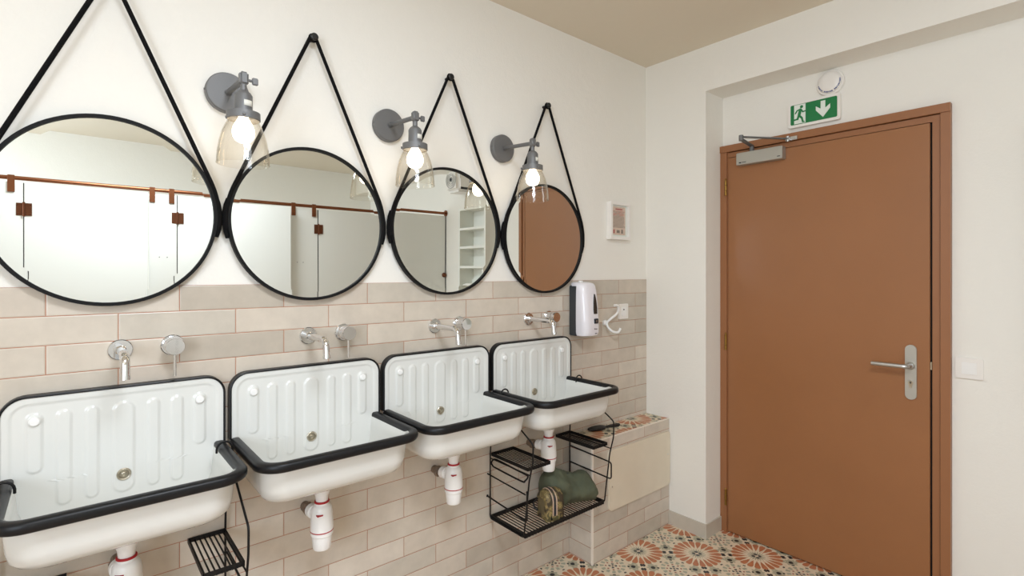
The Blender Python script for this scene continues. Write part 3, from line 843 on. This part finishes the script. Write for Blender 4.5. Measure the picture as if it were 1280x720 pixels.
# ------------------------------------------------------------------ wire racks
def tray(mb, x0, x1, y0, y1, z, n, h=.016):
    t = .0022
    mb.box(x0, x1, y0, y0+t, z-.002, z+h).box(x0, x1, y1-t, y1, z-.002, z+h)
    mb.box(x0, x0+t, y0, y1, z-.002, z+h).box(x1-t, x1, y0, y1, z-.002, z+h)
    for i in range(n):
        x = x0 + (x1-x0)*(i+.5)/n
        mb.tube([(x, y0-.004, z+.001), (x, y1+.001, z+.001)], .0023, 6)
def make_rack():
    t = thing('wire_rack', (0,0,0), '', 'rack', 'black wire racks hooked onto basin rims')
    zb = .335
    lo = MB(); tray(lo, -.248, .248, -.238, -.012, .334-zb, 30); lo.build('lower_tray', M['blackmetal'], t, smooth=40)
    for x0, x1 in ((-.248,-.120),(.152,.252)):
        u = MB(); tray(u, x0, x1, -.255, -.015, .612-zb, 10 if x0 < 0 else 8, .012); u.build('upper_tray', M['blackmetal'], t, smooth=40)
    for s in (-1, 1):
        x = s*.2525; r = .0032
        f = MB()
        # hook over the rim, down and forward, then down to the tray, along the bottom and up the back
        rim = Vector((s*.2345, -.092, .887-zb))
        hook = [rim + Vector((-s*.0205, 0, -.004))]
        for i in range(9):
            a = PI*(i/8); hook.append(rim + Vector((-s*.0205*math.cos(a), 0, .0205*math.sin(a)+.006)))
        hook[-1] = rim + Vector((s*.0212, 0, .004))
        hook.append(rim + Vector((s*.0212, 0, -.035)))
        hook.append(Vector((x+s*.001, -.115, .835-zb)))
        path = hook + fillet([Vector((x, -.160, .805-zb)), Vector((x, -.292, .728-zb)), Vector((x, -.290, .655-zb)), Vector((x,-.268,.575-zb)), Vector((x, -.236, .337-zb)), Vector((x, -.014, .337-zb)), Vector((x, -.014, .62-zb)), Vector((x, -.030, .80-zb)), Vector((x, -.110, .838-zb))], .014, 4)
        f.tube(path, r, 8)
        f.tube([(x, -.27, .60-zb), (x, -.014, .60-zb)], .0026, 8)
        f.build('side_frame', M['blackmetal'], t, smooth=60)
        rb = MB(); xo = x + s*.006
        if s < 0:
            # double towel bar with curled ends, a straight bar and one with a ball end
            rb.tube(smooth_path([(xo,-.045,.572-zb),(xo,-.030,.583-zb),(xo+.010,-.028,.594-zb),(xo+.022,-.040,.596-zb),(xo+.020,-.15,.592-zb),(xo+.020,-.235,.588-zb),(xo+.012,-.252,.584-zb),(xo,-.250,.574-zb),(xo,-.235,.566-zb),(xo,-.14,.568-zb),(xo,-.050,.572-zb)],4), .0036, 8)
            rb.tube([(xo,-.002,.530-zb),(xo,-.252,.518-zb)], .0030, 8)
            rb.tube(fillet([(xo,.004,.432-zb),(xo,-.262,.412-zb),(xo,-.262,.535-zb)], .012, 4), .0034, 8)
            rb.lathe([(.0001,-.006),(.0045,-.004),(.006,0),(.0045,.004),(.0001,.006)], 12, Matrix.Translation((xo, .001, .432-zb)), cap0=False, cap1=False)
        else:
            rb.tube(fillet([(xo,-.008,.545-zb),(xo,-.272,.532-zb),(xo,-.272,.455-zb),(xo,-.008,.465-zb)], .014, 5), .0034, 8)
        rb.build('towel_bar', M['blackmetal'], t, smooth=60)
    return t
rack = make_rack(); rack.location = (sx_[3], WY, .335); rack['label'] = 'black wire rack with two bags on its lower tray under the far basin'
dup(rack, (sx_[0], WY, .335), 'black wire rack cut by the bottom edge under the leftmost basin')

# ------------------------------------------------------------------ bags on the lower tray
def green_bag():
    L, W, n, k = .262, .170, 44, 40
    vs = []; fs = []
    for i in range(n+1):
        u = i/n; x = -L/2 + L*u
        e = min(1, (1-abs(2*u-1)**3.6))**.36 if 0 < u < 1 else 0.02
        h = .186 - .062*u + .006*math.sin(u*9) - .014*math.exp(-((u-.58)/.16)**2); h *= .45 + .55*e
        w = W*(.35+.65*e)
        lean = .012*math.sin(3*u)
        for j in range(k):
            a = 2*PI*j/k; ca, sa = math.cos(a), math.sin(a)
            y = w/2*math.copysign(abs(ca)**.75, ca); zz = (sa+1)/2
            if sa > 0: y *= (1-.62*sa**2.0)
            z = h*(zz**.85)
            p = Vector((x, y+lean, z))
            d = noise.noise(p*22)*.010 + noise.noise(p*55+Vector((3,1,2)))*.005
            if z < .012: d *= .15
            vs.append((p.x + d*.4, p.y + d*math.copysign(1, ca), max(.0, p.z + d*.6*sa)))
    for i in range(n):
        for j in range(k):
            j2 = (j+1) % k; fs.append((i*k+j, i*k+j2, (i+1)*k+j2, (i+1)*k+j))
    fs += [tuple(range(k)), tuple(n*k+j for j in range(k))]
    t = thing('cloth_bag', (1.770, 1.682, .3376), 'crumpled dark green cloth bag on the wire rack', 'bag', rz=math.radians(-20))
    MB().add(vs, fs).build('bag_body', M['canvas'], t, smooth=80)
    z_ = MB().tube(smooth_path([(-.03,.006,.146),(.0,.002,.133),(.03,.0,.122),(.065,.0,.117),(.10,.0,.102)],6), .0042, 8)
    z_.build('zipper_seam', M['ink'], t, smooth=60)
    MB().tube(smooth_path([(.045,-.010,.120),(.060,-.013,.124),(.076,-.011,.120)],4), .0022, 6).build('zip_pull', M['steel'], t, smooth=60)
    MB().tube(smooth_path([(-.080,.02,.150),(-.086,.03,.170),(-.096,.036,.178),(-.104,.030,.160)],5), .0045, 6).build('carry_strap', M['black'], t, smooth=60)
    return t
green_bag()
def pouch():
    t = thing('camouflage_pouch', (1.610, 1.637, .3376), 'small camouflage pouch with arched zip beside the green bag', 'pouch', rz=math.radians(-104))
    # tombstone profile in (x,z), thickness along y
    W, H, D = .092, .124, .090
    prof = []
    for i in range(5): prof.append((-W/2 + .004*math.sin(i), .004 + (H-.045)*i/4))
    for i in range(1, 12):
        a = PI - PI*i/12; prof.append((W/2*math.cos(a), H-.041+ .039*math.sin(a)))
    for i in range(5): prof.append((W/2, .004 + (H-.045)*(4-i)/4))
    n = len(prof); rows = [(-1,.80),(-.93,.93),(-.7,1.0),(-.2,1.04),(.3,1.04),(.75,1.0),(.94,.93),(1,.82)]
    vs = []; fs = []
    for q, s in rows:
        for x, z in prof:
            p = Vector((x*s, q*D/2, .052+(z-.052)*s)); d = noise.noise(p*40)*.004
            z2 = max(0.0, p.z + (d if p.z > .01 else -.01))
            vs.append((p.x+d, p.y+d*.5, z2))
    for i in range(len(rows)-1):
        for j in range(n): fs.append((i*n+j, i*n+(j+1)%n, (i+1)*n+(j+1)%n, (i+1)*n+j))
    fs += [tuple(range(n)), tuple((len(rows)-1)*n+j for j in range(n))]
    MB().add(vs, fs).build('pouch_body', M['camo'], t, smooth=60)
    def arch(y, out, z0=.02):
        return [Vector((x*(1.04)+math.copysign(out, x) if abs(x) > .001 else 0, y, z+out*.9)) for x, z in prof if z > z0]
    MB().tube(arch(-.014,.0015), .0030, 8).tube(arch(.004,.0015), .0030, 8).build('zip_tape', M['zip'], t, smooth=60)
    MB().tube(arch(-.005,.001), .0040, 8).build('zip_teeth', M['ink'], t, smooth=60)
    fl = MB().box(-.028, .028, -.0465, -.0395, .022, .090, bev=.002); fl.build('side_flap', M['olive'], t, smooth=40)
    MB().tube(smooth_path([(-.030,-.046,.078),(-.040,-.060,.058),(-.034,-.060,.036),(-.022,-.050,.030)],5), .0038, 8).build('handle_loop', M['black'], t, smooth=60)
    MB().box(.0400, .0465, -.026, .014, .004, .030, bev=.002).build('black_patch', M['black'], t, smooth=40)
    return t
pouch()

# hair brush on the ledge
hb = thing('hairbrush', (1.985, 1.715, LZ+.001), 'black hairbrush lying on the patterned top of the tiled ledge', 'brush', rz=math.radians(20))
hb.location = (2.108, 1.770, LZ+.0012); hb.rotation_euler.z = math.radians(-13)
MB().tube([(-.075,0,.016),(-.060,0,.016),(-.03,0,.0165),(.0,0,.0165),(.018,0,.016),(.030,0,.015)], [.010,.018,.022,.022,.018,.009], 16).build('brush_head', M['black'], hb, smooth=50)
for o in hb.children: o.scale = (1,1,.62)
MB().tube([(.028,0,.0105),(.05,0,.0105),(.085,0,.0110),(.118,0,.0105),(.126,0,.0100)], [.0065,.007,.0092,.0098,.006], 14).build('brush_handle', M['black'], hb, smooth=50)
b_ = MB()
for i in range(9):
    for j in range(-2, 3):
        if abs(j) == 2 and i in (0, 8): continue
        x = -.062+i*.0098; y = j*.0062
        b_.tube([(x, y, .012), (x, y*1.15, .0008)], .0011, 5)
b_.build('bristles', M['bristle'], hb)

# ------------------------------------------------------------------ soap dispenser
dsp = thing('soap_dispenser', (1.972, WY, 1.098), 'white automatic soap dispenser with dark window on the tiled wall', 'soap dispenser')
b = MB(); rows = []
for z, w, d, yb in ((.000,.100,.094,-.040),(.004,.112,.108,-.040),(.02,.118,.114,-.040),(.08,.120,.112,-.040),(.16,.119,.106,-.038),(.22,.117,.099,-.030),(.25,.114,.092,-.018),(.262,.106,.084,-.010),(.268,.090,.066,-.012),(.270,.070,.05,-.016)):
    P = [(w/2, yb)]; r = .034; n = 8
    for i in range(n+1):
        a = -(PI/2)*i/n; P.append((w/2-r+r*math.cos(a), -(d-r)+r*math.sin(a)))
    P.append((0, -d-.003))
    for i in range(n+1):
        a = -PI/2-(PI/2)*i/n; P.append((-w/2+r+r*math.cos(a), -(d-r)+r*math.sin(a)))
    P.append((-w/2, yb)); rows.append([(x,y,z) for x,y in P])
k = len(rows[0]); vs = [p for r_ in rows for p in r_]; fs = []
for j in range(len(rows)-1):
    for i in range(k): fs.append((j*k+i, j*k+(i+1)%k, (j+1)*k+(i+1)%k, (j+1)*k+i))
fs += [tuple(range(k)), tuple((len(rows)-1)*k+i for i in range(k))]
b.add(vs, fs).build('front_cover', M['dispenser'], dsp, smooth=40)
MB().box(-.0605, .0605, -.052, -.001, .001, .252, bev=.004).build('back_housing', M['darkplastic'], dsp, smooth=40)
wp = [(-.012,0),(.012,0),(.0125,.03),(.010,.055),(.006,.078),(.0005,.098),(-.005,.078),(-.010,.055),(-.0125,.03)]
MB().add([(x+.012, -.1155+.06*max(0,z)*.9, z+.112) for x, z in wp]+[(x+.012, -.085, z+.112) for x, z in wp], [tuple(range(9)), tuple(range(9,18))[::-1]]+[(i,(i+1)%9,9+(i+1)%9,9+i) for i in range(9)]).build('level_window', M['window_dark'], dsp)
MB().box(.000, .028, -.1195, -.10, .064, .088, bev=.001).build('display', M['ink'], dsp)
MB().box(.009, .0115, -.1205, -.1190, .071, .081).box(.0135, .016, -.1205, -.1190, .071, .081).box(.009, .016, -.1205, -.1190, .0795, .081).box(.018, .0205, -.1205,-.1190,.071,.081).build('display_digits', M['steel'], dsp)
MB().box(.000, .003, -.1200, -.112, .036, .040).box(.010, .020, -.1200, -.112, .036, .038).box(.008, .018, -.1200, -.112, .014, .016).build('printed_marks', M['ink'], dsp)
MB().tube([( -.01,-.035,.268),(-.01,-.035,.276)], .012, 16).build('lock_button', M['pvc'], dsp, smooth=40)

# socket and white cord
so = thing('power_socket', (2.345, WY, 1.158), 'white wall socket beside the soap dispenser', 'socket')
mA = axisM((0,0,.042), (0,-1,0), (1,0,0))
MB().prism(rrect(.080,.084,.006), 0, .010, mA).build('socket_plate', M['whiteplastic'], so, smooth=30)
MB().prism(rrect(.040,.050,.008), .010, .013, mA).build('socket_insert', M['pvc'], so, smooth=30)
MB().lathe([(.004,.013),(.004,.0145),(.0001,.0145)],12,axisM((-.004,0,.052),(0,-1,0)),cap1=False).build('earth_pin', M['ink'], so)
cd = thing('robe_hook', (2.285, WY, 1.13), 'twisted white double robe hook between dispenser and wall socket', 'hook')
MB().tube(smooth_path([(-.075,-.052,.110),(-.050,-.052,.108),(-.035,-.048,.085),(-.040,-.036,.060),(-.075,-.026,.036),(-.096,-.018,.015),(-.094,-.026,-.010),(-.080,-.045,-.030),(-.055,-.060,-.034),(-.040,-.064,-.014)],6), .0066, 12).build('hook_bar', M['pvc'], cd, smooth=60)
MB().lathe([(.0155,0),(.0155,.010),(.010,.016)], 20, axisM((-.096,-.0002,.015),(0,-1,0))).build('mounting_rose', M['pvc'], cd, smooth=40)

# ------------------------------------------------------------------ framed print
pf = thing('picture_frame', (2.297, WY, 1.597), 'small white box frame with a printed sheet near the corner', 'picture')
w2, h2, dp = .086, .204, .028
f = MB(); t_ = .016
f.box(-w2, -w2+t_, -dp, .003, 0, h2).box(w2-t_, w2, -dp, .003, 0, h2).box(-w2+t_, w2-t_, -dp, .003, 0, t_).box(-w2+t_, w2-t_, -dp, .003, h2-t_, h2)
f.build('frame_moulding', M['whiteplastic'], pf)
MB().box(-w2+t_, w2-t_, -.012, .001, t_, h2-t_).build('mount_board', M['signwhite'], pf)
prn = MB().box(-.056, .056, -.0135, -.0121, .026, .180).build('printed_sheet', M['paper'], pf)
tx = MB(); rd = MB(); random.seed(9)
z = .164
rd.box(-.030,.030,-.0142,-.0136,.163,.170)
for i in range(17):
    z = .154 - i*.0055; x = -.050
    while x < .048:
        w = random.uniform(.004,.014)
        if x+w > .052: break
        (rd if (i < 5 and random.random() < .6) else tx).box(x, x+w, -.0142, -.0136, z, z+.0026); x += w+.003
rd.box(-.050,-.036,-.0142,-.0136,.034,.054)
tx.box(-.020,.006,-.0142,-.0136,.036,.052); tx.box(.020,.034,-.0142,-.0136,.034,.056)
tx.build('grey_print', M['greyink'], prn); rd.build('red_print', M['redink'], prn)
MB().box(-w2+t_, w2-t_, -.024, -.0228, t_, h2-t_).build('picture_glass', M['pictureglass'], pf)

# ------------------------------------------------------------------ cubicles seen in the mirrors
PY = -.65
def panel_thing(x0, x1, label, name, cat, group, hinge_x=None, ajar=0.0):
    w = x1-x0; piv = x0 
    t = thing(name, (piv, PY, .15), label, cat, group, rz=math.radians(ajar))
    MB().box(.001, w-.001, -.018, 0, 0, 1.80, bev=.0015).build('door_board' if cat == 'cubicle door' else 'board', M['cubicle'], t)
    return t
doors = [(-1.00,-.225),(-.22,.385),(.555,1.295),(1.527,2.742)]
dl = ['white cubicle door at the left edge of the leftmost mirror', 'white cubicle door with copper hinge, widest panel in the leftmost mirror', 'bright white cubicle door filling the left of the second mirror', 'widest cubicle door, ending under the round flange of the copper rail in the third mirror']
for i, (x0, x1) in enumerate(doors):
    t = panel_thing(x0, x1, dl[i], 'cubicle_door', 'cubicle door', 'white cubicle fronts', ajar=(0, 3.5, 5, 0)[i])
    MB().box(-.0035, .0005, -.016, -.001, 0, 1.80).build('gap_shade_strip', M['black'], t)  # black strip stands in for the shade in the gap between boards
    if i == 3: MB().box(x1-x0+.0005, x1-x0+.009, -.016, .003, 0, 1.80).build('edge_post', M['lampgrey'], t)
    if i in (1, 2, 3):
        h = MB().box(-.034, -.004, .0005, .004, 1.605, 1.680).box(.006, .036, .0005, .004, 1.605, 1.680)
        h.tube([(0,.006,1.600),(0,.006,1.685)], .0065, 10)
        for xx in (-.024, .026):
            for zz in (1.615, 1.670): h.lathe([(.004,0),(.003,.002)], 10, axisM((xx,.004,zz),(0,1,0)))
        ho = h.build('hinge', M['copperdark'], t, smooth=40)
pads = [(-.2235+.0,None)]
for x0, x1, lb in ((.390,.550,'narrow fixed cubicle panel with two dots in the leftmost mirror'), (1.300,1.522,'narrow fixed cubicle panel with two dots in the second mirror')):
    t = panel_thing(x0, x1, lb, 'cubicle_panel', 'cubicle panel', 'narrow fixed cubicle panels')
    MB().lathe([(.003,0),(.003,.002)],10,axisM((.06,0,1.372),(0,1,0))).lathe([(.003,0),(.003,.002)],10,axisM((.105,0,1.372),(0,1,0))).build('screw_heads', M['ink'], t)
rail = thing('header_rail', (.55, PY-.009, 1.976), 'copper tube rail running along the top of the cubicles', 'rail')
r_ = MB().tube([(-1.9,.005,0),(2.200,.005,0)], .0125, 16).lathe([(.030,0),(.030,.006)], 24, axisM((2.202,.005,0),(-1,0,0)))
r_.build('rail_tube', M['copper'], rail, smooth=40)
for bx_ in (-.275, .410, .520, 1.330, 1.490):
    MB().box(bx_-.55-.016, bx_-.55+.016, .0105, .0185, -.085, .016, bev=.002).build('rail_clip', M['copper'], rail)
dk = thing('door_stop_knob', (2.728, PY+.004, 1.36), 'dark round knob on the cubicle edge in the third mirror', 'knob')
MB().lathe([(.022,0),(.022,.012),(.018,.018),(.0001,.019)], 24, axisM((0,-.004,.022),(0,1,0)), cap1=False).build('knob_disc', M['copperdark'], dk, smooth=40)

sh = thing('wall_shelf_unit', (DX, -.012, .95), 'white open shelf unit reflected in the third mirror', 'shelf')
s = MB(); hh = 1.02; wd = .197; dpt = .16
s.box(-dpt, 0, -wd, -wd+.022, 0, hh).box(-dpt, 0, wd-.022, wd, 0, hh)
s.box(-.012, 0, -wd+.022, wd-.022, 0, hh); s.build('carcass', M['shelf'], sh)
for z in (0, .16, .325, .495, .665, .826, .998):
    MB().box(-dpt+.002, -.012, -wd+.022, wd-.022, z, z+.020).build('shelf_board', M['shelf'], sh)
ac = thing('ventilation_unit', (DX, -.28, 2.12), 'white wall fan unit with round grille reflected in the third mirror', 'fan')
MB().box(-.19, 0, -.105, .105, 0, .215, bev=.03).build('housing', M['whiteplastic'], ac, smooth=40)
vg = MB()
for r0 in (.078, .060, .042, .024):
    vg.lathe([(r0,0),(r0,.006),(r0-.006,.006),(r0-.006,0)], 36, axisM((-.1898,0,.11),(-1,0,0)), cap0=False, cap1=False)
vg.build('round_grille', M['steel'], ac, smooth=30)
MB().lathe([(.016,0),(.014,.007),(.0001,.008)], 24, axisM((-.1898,0,.11),(-1,0,0)), cap1=False).build('grille_hub', M['darkplastic'], ac, smooth=40)
MB().box(-.16, -.03, .1052, .108, .020, .040).build('outlet_slot', M['black'], ac)

# unseen panel added over the middle of the room as overhead fill
cl_ = thing('ceiling_fill_panel', (.35, .0, CEIL-.07), 'square white panel added above the camera as fill light', 'ceiling light')
MB().box(-.32,.32,-.32,.32,.03,.07, bev=.005).build('fill_housing', M['shelf'], cl_)

# ------------------------------------------------------------------ lights
def area(name, loc, rot, sx, sy, power, rgb):
    d = bpy.data.lights.new(name, 'AREA'); d.shape = 'RECTANGLE'; d.size = sx; d.size_y = sy; d.energy = power; d.color = lin(rgb)[:3]
    o = bpy.data.objects.new(name, d); COL.objects.link(o); o.location = loc; o.rotation_euler = rot; return o
area('ceiling_fill_light', (.35, .0, CEIL-.045), (0,0,0), .62, .62, 43, (232,241,252))  # added overhead fill, placed under the unseen panel
area('assumed_window_light', (XL-.02, -1.0, 1.625), (0, math.radians(-90), 0), 1.30, 1.75, 66, (226,239,255))  # area light standing for daylight through the assumed window

w = bpy.data.worlds.new('World'); scene.world = w; w.use_nodes = True
bg = w.node_tree.nodes['Background']; bg.inputs[0].default_value = (.8,.88,1,1); bg.inputs[1].default_value = 1.0

# ------------------------------------------------------------------ camera
cam = bpy.data.cameras.new('Camera'); co = bpy.data.objects.new('Camera', cam); COL.objects.link(co)
co.location = (0,0,1.41); co.rotation_euler = (math.radians(90), 0, math.radians(49.70-90))
cam.sensor_width = 36; cam.lens = 648/1280*36; cam.shift_y = -18/1280; cam.clip_start = .02
scene.camera = co
scene.view_settings.view_transform = 'Standard'; scene.view_settings.look = 'None'
scene.view_settings.gamma = 1; scene.view_settings.use_curve_mapping = False
scene.view_settings.exposure = 0.12
scene.cycles.max_bounces = 12; scene.cycles.transparent_max_bounces = 16
scene.cycles.diffuse_bounces = 6
